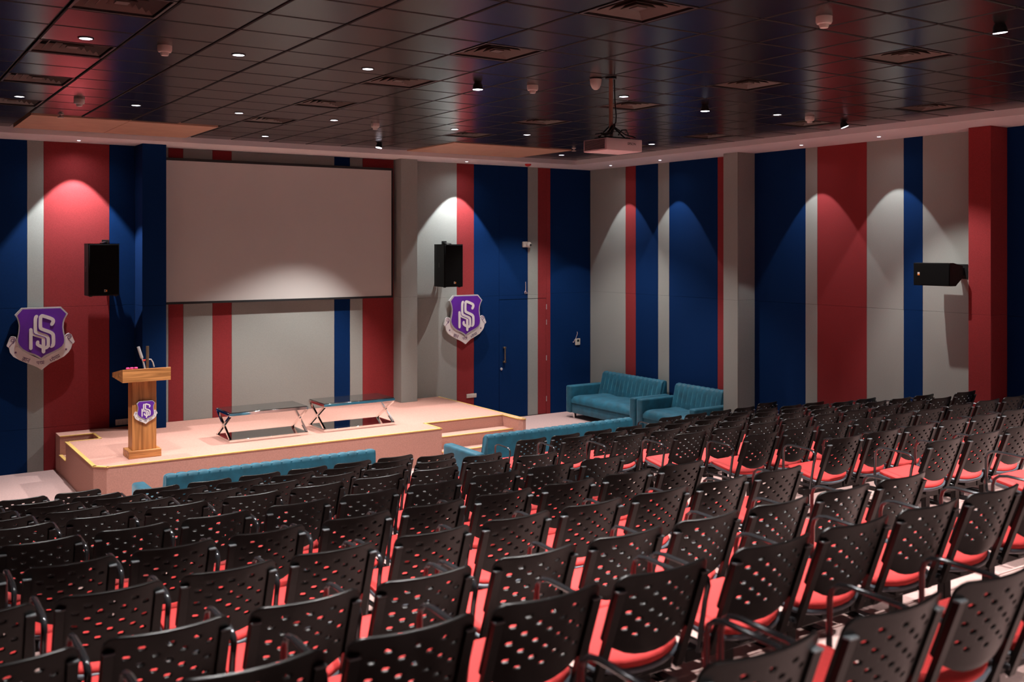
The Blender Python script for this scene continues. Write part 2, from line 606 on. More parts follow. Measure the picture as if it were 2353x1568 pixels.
# ================================================================== air vents
def make_vent():
    t = thing('air_vent', 'v', 'air vent')
    bm = B()
    h, o_ = .290, .272
    for (x0, x1, y0, y1) in ((-h, h, -h, -o_), (-h, h, o_, h), (-h, -o_, -o_, o_), (o_, h, -o_, o_)):
        box(bm, x0, x1, y0, y1, -.001, .016)
    obj('vent_frame', bm, VENTFR, t, smooth=False)
    for n_, (ro, ri) in enumerate(((.262, .214), (.202, .154), (.142, .094), (.085, .045))):
        bm = B()
        zo, zi = .020, -.004
        a = [bm.verts.new((sx * ro, sy * ro, .014)) for sx, sy in ((-1, -1), (1, -1), (1, 1), (-1, 1))]
        b = [bm.verts.new((sx * ri, sy * ri, .060)) for sx, sy in ((-1, -1), (1, -1), (1, 1), (-1, 1))]
        a2 = [bm.verts.new(v.co + Vector((0, 0, .004))) for v in a]
        b2 = [bm.verts.new(v.co + Vector((0, 0, .004))) for v in b]
        for k in range(4):
            k2 = (k + 1) % 4
            bm.faces.new((a[k], a[k2], b[k2], b[k]))
            bm.faces.new((a2[k], b2[k], b2[k2], a2[k2]))
            bm.faces.new((a[k], a2[k], a2[k2], a[k2]))
        obj('vent_blade', bm, VENT, t, smooth=False)
    bx('vent_core', VENT, t, -.045, .045, -.045, .045, .012, .022, .002)
    return t


vent0 = make_vent()
first = True
colname = {-2: 'leftmost column', 3: 'second column', 8: 'third column', 13: 'rightmost column'}
rowname = {10: 'farthest', 7: 'second farthest', 4: 'middle', 1: 'second nearest', -2: 'nearest'}
for i in VI:
    for j in VJ:
        if (i, j) in ((-2, -2), (13, -2)):
            pass
        loc = (TX + .6 * i + .3, TY + .6 * j + .3, CZ)
        lab = 'square louvred ceiling vent, %s one in the %s' % (rowname[j], colname[i])
        if (i, j) == (13, 10):
            lab = 'square louvred ceiling vent in the far right corner by the soffit'
        if first:
            vent0.location = loc
            vent0['label'] = lab
            vent0['group'] = 'square ceiling vents'
            first = False
        else:
            dup(vent0, loc, 0, lab, 'square ceiling vents')

# ================================================================== lamps
def spot(parent, p, size_deg, blend, power, tilt=(0, 0), rad=.03, col=(1.0, .955, .93)):
    ld = bpy.data.lights.new('lamp', 'SPOT')
    ld.energy = power
    ld.color = col
    ld.spot_size = math.radians(size_deg)
    ld.spot_blend = blend
    ld.shadow_soft_size = rad
    lo = bpy.data.objects.new('lamp', ld)
    C.objects.link(lo)
    lo.parent = parent
    lo.location = p
    lo.rotation_euler = (tilt[0], tilt[1], 0)
    return lo


def ring_bm(r, z0, z1):
    bm = B()
    lathe(bm, [(r * .92, z1), (r * .96, z0), (r * 1.18, z0), (r * 1.22, z1)], 20)
    return bm


def lens_bm(r, z):
    bm = B()
    lathe(bm, [(0, z - .004), (r * .7, z - .003), (r, z)], 20)
    return bm


lens5 = mesh_of('lamp_lens', lens_bm(.050, 0), LAMP)
ring5 = mesh_of('trim_ring', ring_bm(.050, -.006, .006), DARKM)
lens3 = mesh_of('lamp_lens', lens_bm(.026, 0), LAMP)
ring3 = mesh_of('trim_ring', ring_bm(.026, -.004, .004), SILVER)
bmh = B()
lathe(bmh, [(0, .075), (.030, .075), (.045, .045), (.052, 0), (.047, 0)], 18)
house = mesh_of('lamp_housing', bmh, DARKM)
GRP = 'ceiling downlights'


def downlight(x, y, label, power, size=95, blend=.7, hang=None, z=CZ):
    t = thing('downlight', label, 'ceiling light', (x, y, z), 0, GRP)
    if hang is None:
        obj('trim_ring', ring5, None, t)
        obj('lamp_lens', lens5, None, t, loc=(0, 0, -.003))
        spot(t, (0, 0, -.012), size, blend, power)
    else:
        tx, ty = hang
        h = obj('lamp_housing', house, None, t, loc=(0, 0, -.07))
        h.rotation_euler = (tx, ty, 0)
        l_ = obj('lamp_lens', lens5, None, t, loc=(0, 0, -.07))
        l_.rotation_euler = (tx, ty, 0)
        bm = B()
        tube(bm, [(0, 0, .0), (0, 0, -.03)], .012, 8)
        obj('lamp_stem', bm, DARKM, t)
        d = Matrix.Rotation(ty, 3, 'Y') @ Vector((0, 0, -1))
        spot(t, (0, 0, -.085), size, blend, power, (tx, ty))
    return t


COLX = [1.55, 2.76, 3.96, 5.20, 6.99, 8.20, 9.52, 10.80]
CN = ['leftmost', 'second from left', 'third from left', 'fourth from left', 'fourth from right', 'third from right', 'second from right', 'rightmost']
for ry, rn in ((11.95, 'second row from stage'), (8.34, 'third row from stage'), (4.10, 'fourth row from stage'), (.4, 'rearmost row')):
    for ci, x in enumerate(COLX):
        hang = None
        if ry == 8.34 and ci in (3, 5):
            hang = (0, 0)
        if ry == 8.34 and ci == 7:
            hang = (-math.radians(16), -math.radians(14))
        if ry == 4.10 and ci == 4:
            hang = (0, -math.radians(8))
        if ry == 11.95 and ci == 6:
            continue
        y = ry + (.1 if (ry, ci) in ((8.34, 3), (8.34, 6), (8.34, 7)) else 0)
        if (ry, ci) == (11.95, 7):
            x = 10.59
        kind = 'hanging spot lamp' if hang else 'round recessed downlight'
        p = (.55 if ci == 7 else 1.0) * {11.95: 500, 8.34: 540, 4.10: 580, .4: 360}[ry]
        if ry == 11.95 and 2 <= ci <= 5:
            p *= 1.0
        downlight(x, y, '%s, %s in the %s' % (kind, CN[ci], rn), p, 72 if ry == .4 else 80, .45, hang)
for x, n_, hang, pw, sz in ((5.11, 'leftmost', None, .7, 66), (6.95, 'middle, tilted towards the screen', (-math.radians(3), math.radians(13)), 1.7, 88), (10.51, 'rightmost', None, .8, 104)):
    downlight(x, 14.24, 'small round downlight, %s in the row nearest the stage' % n_, 560 * pw, sz, .45, hang)


def walllight(x, y, label, power, tilt, size=62, blend=.12):
    t = thing('downlight', label, 'ceiling light', (x, y, SZ), 0, 'small spot lamps in the soffit')
    obj('trim_ring', ring3, None, t)
    obj('lamp_lens', lens3, None, t, loc=(0, 0, -.003))
    spot(t, (0, 0, -.01), size, blend, power, tilt, rad=.012, col=(.95, .97, 1.0))
    # faint spill outside the beam
    spot(t, (0, 0, -.01), 150, .9, power * .035, tilt, rad=.012, col=(.95, .97, 1.0))
    return t


walllight(2.80, 15.58, 'small soffit spot lamp shining down the red stripe at far left', 118 * 4.2, (0, 0), 72, .22)
walllight(9.34, 15.54, 'small soffit spot lamp above the right-hand front speaker', 118 * 3.4, (0, 0), 70, .16)
for y, n_ in ((14.76, 'farthest'), (13.38, 'second farthest'), (10.21, 'third farthest'), (8.84, 'nearest')):
    walllight(12.05, y, 'small soffit spot lamp over the right wall, %s of four' % n_, 118, (0, 0), 66, .12)
# ================================================================== stage
SZT = .54
st = thing('stage', 'low rose-carpeted stage with yellow edging and steps at its right front corner', 'stage')
SY0, SY1 = 13.10, WY
SX0, SX1 = 2.55, 9.00
poly = [(SX0, 13.25), (2.68, 13.12), (7.45, 13.12), (7.45, 13.65), (8.88, 13.65), (8.88, 13.18), (8.93, 13.12), (8.98, 13.12), (SX1, 13.20),
        (SX1, SY1 - .002), (3.0, SY1 - .002), (3.0, 15.13), (SX0, 15.13)]
bm = B()
slab(bm, poly, 0, SZT)
box(bm, SX0, 3.0, 15.60, SY1 - .002, 0, SZT)
obj('stage_platform', bm, STAGECARPET, st, smooth=False)
# treads at the right front corner
bx('step', STAGECARPET, st, 7.452, 8.878, 13.33, 13.648, 0, .36)
bx('step', STAGECARPET, st, 7.452, 9.10, 13.10, 13.329, 0, .18)
bx('step', STAGECARPET, st, SX0 + .002, 2.998, 15.132, 15.598, 0, .27)


def edging(pts, z, closed=False, w_=.035, lab=None):
    bm = B()
    n = len(pts)
    for a, b in zip(pts, pts[1:] + ([pts[0]] if closed else [])):
        a3, b3 = Vector((a[0], a[1], z)), Vector((b[0], b[1], z))
        d = (b3 - a3).normalized() * w_ * .35
        bar(bm, a3 - d, b3 + d, w_, .012)
    obj('yellow_edging', bm, NOSING, st, smooth=False)


edging([(SX0 + .012, 15.12), (SX0 + .012, 13.26), (2.69, 13.13)], SZT - .0025, w_=.05)
edging([(2.69, 13.13), (7.44, 13.13), (7.44, 13.66), (8.89, 13.66), (8.89, 13.19), (8.93, 13.13), (8.97, 13.13), (8.985, 13.20), (8.985, SY1 - .03)], SZT - .0025, w_=.032)
edging([(7.46, 13.34), (8.87, 13.34)], .363, w_=.028)
edging([(7.46, 13.11), (9.08, 13.11)], .183, w_=.028)
edging([(SX0 + .02, 15.12), (3.01, 15.12), (3.01, 15.61), (SX0 + .01, 15.61)], SZT - .0025, w_=.035)
edging([(SX0 + .01, 15.15), (SX0 + .01, 15.58)], .273, w_=.05)

# ================================================================== projection screen
sc = thing('projection_screen', 'large white projection screen in a thin black frame on the stage wall', 'projection screen', (0, 0, 0))
sx0, sx1, sz0, sz1, sy = 4.03, 8.00, 2.38, 4.645, 15.83
bx('screen_fabric', SCREEN, sc, sx0 + .025, sx1 - .03, sy, sy + .012, sz0 + .035, sz1 - .03)
bm = B()
box(bm, sx0, sx1, sy - .006, sy + .02, sz0, sz0 + .035, .003)
box(bm, sx0, sx1, sy - .006, sy + .02, sz1 - .03, sz1 + .012, .003)
box(bm, sx0, sx0 + .025, sy - .006, sy + .02, sz0 + .035, sz1 - .03, .003)
box(bm, sx1 - .03, sx1, sy - .006, sy + .02, sz0 + .035, sz1 - .03, .003)
obj('screen_frame', bm, SCRBLK, sc)
for x in (4.6, 6.0, 7.4):
    bx('wall_bracket', SCRBLK, sc, x - .03, x + .03, sy + .021, WY - .001, 2.7, 4.4)

# ================================================================== emblem
SHIELD_OUT = [(-0.2601,0.4521),(0.2644,0.4531),(0.3575,0.351),(0.3211,0.2853),(0.3022,0.2207),(0.2969,0.1556),(0.3044,0.0899),(0.3173,0.0239),(0.3226,-0.0418),(0.3173,-0.0906),(0.2908,-0.1382),(0.2456,-0.1765),(0.1631,-0.2205),(0.081,-0.2562),(0.0365,-0.2819),(-0.0005,-0.3143),(-0.0374,-0.2774),(-0.0962,-0.2416),(-0.1912,-0.2038),(-0.2565,-0.16),(-0.2999,-0.1056),(-0.3194,-0.0566),(-0.3216,0.0073),(-0.3086,0.0705),(-0.2999,0.134),(-0.2963,0.1977),(-0.3071,0.262),(-0.3252,0.3146),(-0.3489,0.3554)]
SHIELD_IN = [(-0.2478,0.4316),(0.2516,0.4332),(0.3324,0.3487),(0.2984,0.2821),(0.281,0.2216),(0.2772,0.1564),(0.2848,0.0908),(0.2984,0.0248),(0.3044,-0.0327),(0.2984,-0.0814),(0.272,-0.1249),(0.223,-0.1589),(0.1406,-0.1989),(0.0588,-0.2347),(0.0291,-0.2531),(-0.0005,-0.2796),(-0.0374,-0.2491),(-0.0888,-0.2179),(-0.1766,-0.183),(-0.242,-0.1368),(-0.2855,-0.0824),(-0.3057,-0.0334),(-0.3057,0.0145),(-0.2941,0.0778),(-0.284,0.1332),(-0.2804,0.197),(-0.2891,0.2613),(-0.3035,0.3098),(-0.318,0.3463)]
RIBBON = [(-0.3324,0.0398),(-0.3647,0.0509),(-0.397,0.047),(-0.4149,0.024),(-0.4521,-0.0773),(-0.4471,-0.0935),(-0.4257,-0.1106),(-0.4199,-0.1347),(-0.4092,-0.183),(-0.3647,-0.2454),(-0.2855,-0.2981),(-0.1912,-0.3481),(-0.1035,-0.3884),(-0.0447,-0.4221),(0.0032,-0.4592),(0.0439,-0.4255),(0.1183,-0.368),(0.2155,-0.3254),(0.3059,-0.2779),(0.3666,-0.2202),(0.4008,-0.1689),(0.4176,-0.1041),(0.4389,-0.0889),(0.4519,-0.069),(0.4198,0.0106),(0.4084,0.0399),(0.3742,0.0637),(0.3362,0.0475),(0.3173,0.0198),(0.3226,-0.0418),(0.3173,-0.0906),(0.2908,-0.1382),(0.1631,-0.2205),(-0.0005,-0.3079),(-0.1912,-0.2038),(-0.2999,-0.1056),(-0.3216,0.0073)]
STROKES = [[(0.1369,0.2032),(0.1541,0.235),(0.1519,0.2659),(0.122,0.2891),(0.0217,0.3278),(-0.0042,0.3207),(-0.0152,0.2904),(-0.0152,0.1734),(0.0054,0.1385),(0.1071,0.0926),(0.1444,0.0648),(0.1571,0.0276),(0.1571,-0.0885),(0.1295,-0.1171)],[(-0.0668,0.3247),(-0.0815,0.285),(-0.0815,0.1255),(-0.0594,0.0891),(0.0476,0.0436),(0.081,0.0152),(0.0885,-0.0217),(0.0885,-0.0946),(0.0773,-0.1223),(0.0528,-0.1372),(0.0217,-0.1274),(-0.03,-0.1003),(-0.0536,-0.0773),(-0.0506,-0.0468)],[(0.0254,-0.0103),(0.0254,-0.1923)],[(-0.1416,0.1363),(-0.1416,-0.1344)],[(-0.1416,0.1267),(-0.1108,0.073),(-0.0042,0.0275),(0.0217,0.0101),(0.0276,-0.0185)]]
CURLS = [[(-0.4221,-0.0988),(-0.3647,-0.0303),(-0.3575,0.0012),(-0.3705,0.0138),(-0.3899,0.0068),(-0.4006,-0.0085),(-0.3827,-0.0294),(-0.3611,-0.0225)],[(-0.4092,0.0277),(-0.3755,0.0419),(-0.3489,0.0246),(-0.3396,-0.0077),(-0.3719,-0.0578)],[(0.4198,-0.092),(0.3628,-0.0234),(0.3514,0.0017),(0.3628,0.02),(0.3856,0.0189),(0.3955,-0.0005),(0.378,-0.0201),(0.3605,-0.0151)],[(0.3286,0.0274),(0.3704,0.0499),(0.3985,0.0363),(0.4084,0.003)]]
STARS = [[(-0.3374,-0.1848)],[(0.3324,-0.1748)]]
WORDS = [[(-0.2493,-0.2684),(-0.1255,-0.3242),(-0.1437,-0.307)],[(-0.0668,-0.3722),(0.0625,-0.3644)],[(0.1295,-0.3281),(0.2984,-0.2407)]]



def smooth_pts(pts, n=4):
    out = []
    for i in range(len(pts) - 1):
        p0 = pts[max(0, i - 1)]
        p1, p2 = pts[i], pts[i + 1]
        p3 = pts[min(len(pts) - 1, i + 2)]
        for k in range(n):
            t = k / n
            out.append(tuple(.5 * ((2 * p1[j]) + (-p0[j] + p2[j]) * t + (2 * p0[j] - 5 * p1[j] + 4 * p2[j] - p3[j]) * t * t + (-p0[j] + 3 * p1[j] - 3 * p2[j] + p3[j]) * t ** 3) for j in (0, 1)))
    out.append(pts[-1])
    return out


def stroke(bm, pts, w_, y0, y1, cap=True):
    """flat ribbon of width w_ along pts (x, z) between depths y0 and y1, one closed strip"""
    P = [Vector(p) for p in pts]
    Q = [P[0]]
    for p in P[1:]:
        if (p - Q[-1]).length > 1e-5:
            Q.append(p)
    P = Q
    W = [w_ / 2] * len(P)
    if cap and len(P) > 1:
        d0 = (P[0] - P[1]).normalized()
        d1 = (P[-1] - P[-2]).normalized()
        P = [P[0] + d0 * w_ * .48, P[0] + d0 * w_ * .3] + P + [P[-1] + d1 * w_ * .3, P[-1] + d1 * w_ * .48]
        W = [w_ * .14, w_ * .38] + W + [w_ * .38, w_ * .14]
    rows = []
    for k, p in enumerate(P):
        a = P[k - 1] if k else p
        b = P[k + 1] if k < len(P) - 1 else p
        ta = (p - a).normalized() if k else (b - p).normalized()
        tb_ = (b - p).normalized() if k < len(P) - 1 else ta
        n1, n2 = Vector((-ta.y, ta.x)), Vector((-tb_.y, tb_.x))
        m_ = n1 + n2
        m_ = n1 if m_.length < .2 else m_.normalized()
        sc_ = W[k] / max(.6, m_.dot(n1))
        l_, r_ = p + m_ * sc_, p - m_ * sc_
        rows.append([bm.verts.new((q.x, y, q.y)) for q, y in ((l_, y0), (r_, y0), (r_, y1), (l_, y1))])
    for r0, r1 in zip(rows, rows[1:]):
        for k in range(4):
            bm.faces.new((r0[k], r0[(k + 1) % 4], r1[(k + 1) % 4], r1[k]))
    bm.faces.new(rows[0])
    bm.faces.new(rows[-1][::-1])


GLY = {
    'pa': (.85, [[(0, 1), (.85, 1)], [(.66, 1), (.66, 0)], [(.16, 1), (.14, .6), (.3, .42), (.66, .42)]]),
    'ra': (.62, [[(0, 1), (.62, 1)], [(.3, 1), (.42, .8), (.3, .6), (.12, .56), (.5, .02)]]),
    'ma': (.85, [[(0, 1), (.85, 1)], [(.66, 1), (.66, 0)], [(.2, 1), (.2, .3), (.08, .22), (.2, .16), (.28, .38), (.66, .38)]]),
    'na': (.8, [[(0, 1), (.8, 1)], [(.6, 1), (.6, 0)], [(.6, .52), (.22, .52), (.12, .38), (.26, .28)]]),
    'aa': (.36, [[(0, 1), (.36, 1)], [(.18, 1), (.18, 0)]]),
    'gya': (.95, [[(0, 1), (.95, 1)], [(.76, 1), (.76, 0)], [(.42, .62), (.76, .62)], [(.2, 1), (.46, .86), (.4, .52), (.16, .44), (.04, .62)], [(.4, .5), (.5, .22), (.28, .04), (.08, .2)]]),
    'dh': (.6, [[(.2, .98), (.04, .8), (.22, .66), (.34, .7), (.14, .6), (.05, .38), (.24, .24), (.6, .42)]]),
    'ye': (.85, [[(0, 1), (.85, 1)], [(.66, 1), (.66, 0)], [(.1, .98), (.3, .74), (.1, .5), (.3, .3), (.66, .46)], [(.66, 1), (.36, 1.38)]]),
    'ya': (.85, [[(0, 1), (.85, 1)], [(.66, 1), (.66, 0)], [(.1, .98), (.3, .74), (.1, .5), (.3, .3), (.66, .46)]]),
}


def word(bm, keys, org, ang, h, y0, y1, dot=None):
    x = 0.0
    ca, sa = math.cos(ang), math.sin(ang)

    def tr(p):
        px, pz = p[0] * h, p[1] * h
        return (org[0] + px * ca - pz * sa, org[1] + px * sa + pz * ca)
    for k in keys:
        wd, ss = GLY[k]
        for s_ in ss:
            stroke(bm, [tr((x + a, b)) for a, b in s_], h * .13, y0, y1)
        if dot == k:
            stroke(bm, [tr((x + .55, 1.32)), tr((x + .56, 1.33))], h * .17, y0, y1)
        x += wd


def emblem(parent_label, loc, scale, group, cat='emblem'):
    t = thing('school_emblem', parent_label, cat, loc, 0, group)
    t.scale = (scale, scale, scale)
    bm = B()
    prism(bm, RIBBON, -.020, .020)
    obj('ribbon_scroll', bm, PALE, t, smooth=False)
    bm = B()
    prism(bm, SHIELD_OUT, -.034, .018)
    obj('shield_rim', bm, SILVER, t, smooth=False)
    bm = B()
    prism(bm, SHIELD_IN, -.037, -.030)
    obj('shield_face', bm, PURPLE, t, smooth=False)
    mg = None
    for q, s_ in enumerate(STROKES):
        bm = B()
        stroke(bm, smooth_pts(s_, 3) if len(s_) > 3 else s_, (.046 if q in (1, 3, 4) else .049), -.043 - q * .0003, -.036)
        mg = obj('monogram_stroke', bm, PALE, t, smooth=False)
    # the dark gaps between the letters
    for s_ in ([(-.0445, .30), (-.0445, .135), (-.018, .100), (.092, .055), (.120, .020), (.120, -.115)], [(-.112, .112), (-.085, .070), (.030, .022), (.0545, -.008), (.0560, -.085)]):
        bm = B()
        stroke(bm, smooth_pts(s_, 3), .010, -.0465, -.040)
        obj('monogram_gap', bm, PURPLE, t, smooth=False)
    for s_ in CURLS:
        bm = B()
        stroke(bm, s_, .007, -.022, -.018)
        obj('scroll_line', bm, INK, t, smooth=False)
    for s_ in STARS:
        bm = B()
        cx, cz = s_[0]
        prism(bm, [(cx + (.022 if k % 2 == 0 else .009) * math.sin(PI * k / 5), cz + (.022 if k % 2 == 0 else .009) * math.cos(PI * k / 5)) for k in range(10)], -.022, -.018)
        obj('star', bm, INK, t, smooth=False)
    bm = B()
    word(bm, ['gya', 'aa', 'na'], (-.262, -.300), -math.radians(24), .050, -.0225, -.018, dot='na')
    obj('motto_lettering', bm, INK, t, smooth=False)
    bm = B()
    word(bm, ['pa', 'ra', 'ma'], (-.062, -.377), math.radians(2), .044, -.0225, -.018, dot='ma')
    obj('motto_lettering', bm, INK, t, smooth=False)
    bm = B()
    word(bm, ['dh', 'ye', 'ya', 'ma'], (.130, -.352), math.radians(28), .046, -.0225, -.018)
    obj('motto_lettering', bm, INK, t, smooth=False)
    return t


emblem('large purple shield emblem with ribbon scroll on the blue and grey stripes at far left', (2.35, 15.92, 1.94), 1.0, 'purple shield emblems')
e2 = emblem('large purple shield emblem on the red and grey stripes under the front right speaker', (9.53, 15.92, 1.93), 1.0, 'purple shield emblems')
emblem('small purple shield emblem fixed to the front of the wooden podium', (3.225, 13.448, 1.125), .33, 'purple shield emblems')

# ================================================================== podium
pd = thing('podium', 'wooden lectern with a sloping overhanging top standing on the stage at left', 'podium', (3.215, 13.58, SZT))
bx('plinth', WOODH, pd, -.205, .205, -.155, .16, 0, .10, .004)
bx('column', WOODV, pd, -.155, .15, -.12, .10, .10, 1.02, .004)
bm = B()
# tray: tall front board, sides sloping down to the speaker's side
prof = [(-.23, 1.00), (.36, 1.015), (.36, 1.07), (-.23, 1.165)]
n = len(prof)
for x0, x1 in ((-.30, -.275), (.275, .30)):
    a = [bm.verts.new((x0, y, z)) for y, z in prof]
    b = [bm.verts.new((x1, y, z)) for y, z in prof]
    bm.faces.new(a)
    bm.faces.new(b[::-1])
    for k in range(n):
        bm.faces.new((a[k], b[k], b[(k + 1) % n], a[(k + 1) % n]))
box(bm, -.30, .30, -.25, -.228, 1.0, 1.165, .002)
box(bm, -.30, .30, .34, .362, 1.012, 1.07, .002)
box(bm, -.276, .276, -.229, .341, 1.0, 1.02)
obj('podium_top', bm, WOODH, pd)

mic = thing('gooseneck_microphone', 'silver gooseneck microphone clamped above the podium top', 'microphone', (3.185, 13.60, 1.565))
bm = B()
tube(bm, [(.075, 0, 0), (.07, 0, .10), (.05, 0, .19), (.02, 0, .28)], .011, 8)
obj('microphone_neck', bm, SILVER, mic)
bm = B()
tube(bm, [(.03, 0, .25), (.005, 0, .33), (-.01, 0, .38), (-.016, 0, .40)], .020, 10)
obj('microphone_head', bm, SILVER, mic)
bm = B()
tube(bm, [(.040, -.002, .215), (.075, -.002, .22)], .013, 8)
obj('clip', bm, REDP, mic)
stn = thing('microphone_stand', 'short bronze post with a folded grip arm rising from the podium top', 'microphone stand', (3.295, 13.64, 1.565))
bm = B()
tube(bm, [(0, 0, -.005), (0, 0, .40)], .019, 10)
obj('post', bm, BRASS, stn)
bm = B()
tube(bm, [(-.005, .0, .225), (.045, .0, .222), (.07, .0, .18), (.085, .0, .12)], .009, 8)
obj('grip_arm', bm, SILVER, stn)
for k, (x, y) in enumerate(((2.985, 13.36), (3.035, 13.365), (3.085, 13.36))):
    f = B()
    lathe(f, [(0, .0), (.018, .004), (.026, .018), (.018, .03), (0, .026)], 10)
    o = obj('pink_flower', f, PINK, None, loc=(x, y, 1.6995 - .0 + .0))
    o['label'] = 'small pink flower head on the front edge of the podium, %s of three' % ('leftmost', 'middle', 'rightmost')[k]
    o['category'] = 'flower'
    o['group'] = 'pink flowers on the podium'

# ================================================================== stage tables
def make_table():
    t = thing('coffee_table', 'x', 'table')
    L, W, H_, s = 1.165, .60, .41, .04
    for z0, nm in ((H_ - s, 'top_frame'), (0, 'base_frame')):
        bm = B()
        box(bm, 0, L, 0, s, z0, z0 + s, .003)
        box(bm, 0, L, W - s, W, z0, z0 + s, .003)
        box(bm, 0, s, s, W - s, z0, z0 + s, .003)
        box(bm, L - s, L, s, W - s, z0, z0 + s, .003)
        obj(nm, bm, CHROME, t)
    bx('glass_top', GLASS, t, .012, L - .012, .012, W - .012, H_, H_ + .008, .002)
    bx('glass_shelf', GLASS, t, s, L - s, s, W - s, s - .008, s - .001)
    for x in (s / 2, L - s / 2):
        bm = B()
        bar(bm, (x, s / 2, s), (x, W - s / 2, H_ - s), .03, .03)
        obj('crossed_leg', bm, CHROME, t, smooth=False)
        bm = B()
        bar(bm, (x + .001, W - s / 2, s), (x + .001, s / 2, H_ - s), .03, .03)
        obj('crossed_leg', bm, CHROME, t, smooth=False)
    return t


tb = make_table()
tb.location = (4.425, 13.765, SZT)
tb['label'] = 'chrome cross-legged coffee table with black glass, the left one nearer the podium'
tb['group'] = 'coffee tables on the stage'
dup(tb, (5.845, 13.80, SZT), 0, 'chrome cross-legged coffee table with black glass, the right one nearer the steps', 'coffee tables on the stage')

# ================================================================== sofas
def rounded(bm, x0, x1, y0, y1, z0, z1, r, seg=4):
    v = box(bm, x0, x1, y0, y1, z0, z1)
    es = list({e for a in v for e in a.link_edges})
    bmesh.ops.bevel(bm, geom=es, offset=r, segments=seg, affect='EDGES', profile=.5)


def make_sofa(L, label, loc, rotz, group, seats=3, plump=True):
    """back along y = 0, sitting towards +y; L over the arms"""
    t = thing('sofa', label, 'sofa', loc, rotz, group)
    aw = .155
    n = max(6, int(round((L - 2 * aw) / .118)))
    bl = L - 2 * aw
    bm = B()
    rings = []
    per = 6
    base = [(.0, .10, 0), (.0, .80, 0), (.012, .838, .3), (.05, .853, 1), (.095, .845, 1), (.125, .81, 1), (.155, .70, 1), (.20, .52, 1), (.24, .38, .6), (.25, .10, 0)]
    for i in range(n * per + 1):
        u = i / per
        x = -bl / 2 + bl * u / n
        s = abs(math.sin(PI * u)) ** .55
        ring = []
        for (y, z, wgt) in base:
            k = wgt * (s - 1) * .016
            if z > .8:
                ring.append(bm.verts.new((x, y + k * .3, z + k)))
            else:
                ring.append(bm.verts.new((x, y + k, z)))
        rings.append(ring)
    m_ = len(base)
    for a, b in zip(rings, rings[1:]):
        for k in range(m_ - 1):
            bm.faces.new((a[k], a[k + 1], b[k + 1], b[k]))
        bm.faces.new((a[m_ - 1], a[0], b[0], b[m_ - 1]))
    bm.faces.new(rings[0])
    bm.faces.new(rings[-1][::-1])
    bk = obj('backrest', bm, VELVET, t, ang=60)
    bm = B()
    for i in range(1, n):
        x = -bl / 2 + bl * i / n
        tube(bm, [(x, .035, .838), (x, .080, .8345), (x, .112, .798), (x, .142, .692), (x, .187, .515)], .0032, 5)
    obj('stitched_seam', bm, VELVETD, bk)
    bm = B()
    rounded(bm, -bl / 2 - .004, bl / 2 + .004, .02, .86, .10, .30, .012, 2)
    obj('base', bm, VELVET, t)
    # cushion, one long upholstered pad with soft crown
    bm = B()
    nx, ny = 24, 10
    x0, x1, y0, y1, zb, zt = -bl / 2 + .004, bl / 2 - .004, .20, .89, .295, .445
    grid = []
    for i in range(nx + 1):
        row = []
        for j in range(ny + 1):
            u, v = i / nx, j / ny
            e = min(1, min(u, 1 - u) * nx / 1.6) * min(1, (1 - v) * ny / 1.8)
            dimple = .010 * abs(math.sin(PI * u * seats)) ** .5
            z = zt - .032 * (1 - e) + (dimple - .01) + .006 * math.sin(u * 17 + v * 5)
            yy_ = y0 + (y1 - y0) * v
            row.append(bm.verts.new((x0 + (x1 - x0) * u, yy_ - (.012 if v == 1 else 0), z - (.05 if v == 1 else 0))))
        grid.append(row)
    for i in range(nx):
        for j in range(ny):
            bm.faces.new((grid[i][j], grid[i + 1][j], grid[i + 1][j + 1], grid[i][j + 1]))
    bot = [[bm.verts.new((v.co.x, v.co.y, zb)) for v in row] for row in (grid[0], grid[nx])]
    fr = [bm.verts.new((grid[i][ny].co.x, y1 - .012, zb)) for i in range(1, nx)]
    bk_ = [bm.verts.new((grid[i][0].co.x, y0, zb)) for i in range(1, nx)]
    frl = [bot[0][ny]] + fr + [bot[1][ny]]
    bkl = [bot[0][0]] + bk_ + [bot[1][0]]
    for i in range(nx):
        bm.faces.new((grid[i][ny], grid[i + 1][ny], frl[i + 1], frl[i]))
        bm.faces.new((grid[i + 1][0], grid[i][0], bkl[i], bkl[i + 1]))
    for j in range(ny):
        bm.faces.new((grid[0][j], grid[0][j + 1], bot[0][j + 1], bot[0][j]))
        bm.faces.new((grid[nx][j + 1], grid[nx][j], bot[1][j], bot[1][j + 1]))
    obj('seat_cushion', bm, VELVET, t, ang=70)
    for s in (-1, 1):
        bm = B()
        xa, xb = sorted((s * (L / 2), s * (L / 2 - aw)))
        rounded(bm, xa + .003, xb - .003, .05, .90, .10, .615, .035, 4)
        obj('arm', bm, VELVET, t, ang=60)
    for sx in (-1, 1):
        for y in (.10, .80):
            bm = B()
            box(bm, sx * (L / 2 - .16) - .025, sx * (L / 2 - .16) + .025, y - .025, y + .025, 0, .11, .003)
            obj('leg', bm, CHROME, t)
    return t


make_sofa(2.76, 'teal velvet three-seat sofa seen from behind, facing the stage, the left one', (4.045, 10.88, 0), 0, 'teal sofas')
make_sofa(2.74, 'teal velvet three-seat sofa seen from behind, facing the stage, the right one', (8.07, 10.88, 0), 0, 'teal sofas')
make_sofa(2.03, 'teal velvet long sofa against the right wall in the front corner', (12.41, 14.45, 0), PI / 2, 'teal sofas')
make_sofa(1.47, 'teal velvet two-seat sofa against the right wall beside the grey pillar', (12.41, 12.67, 0), PI / 2, 'teal sofas', 2)

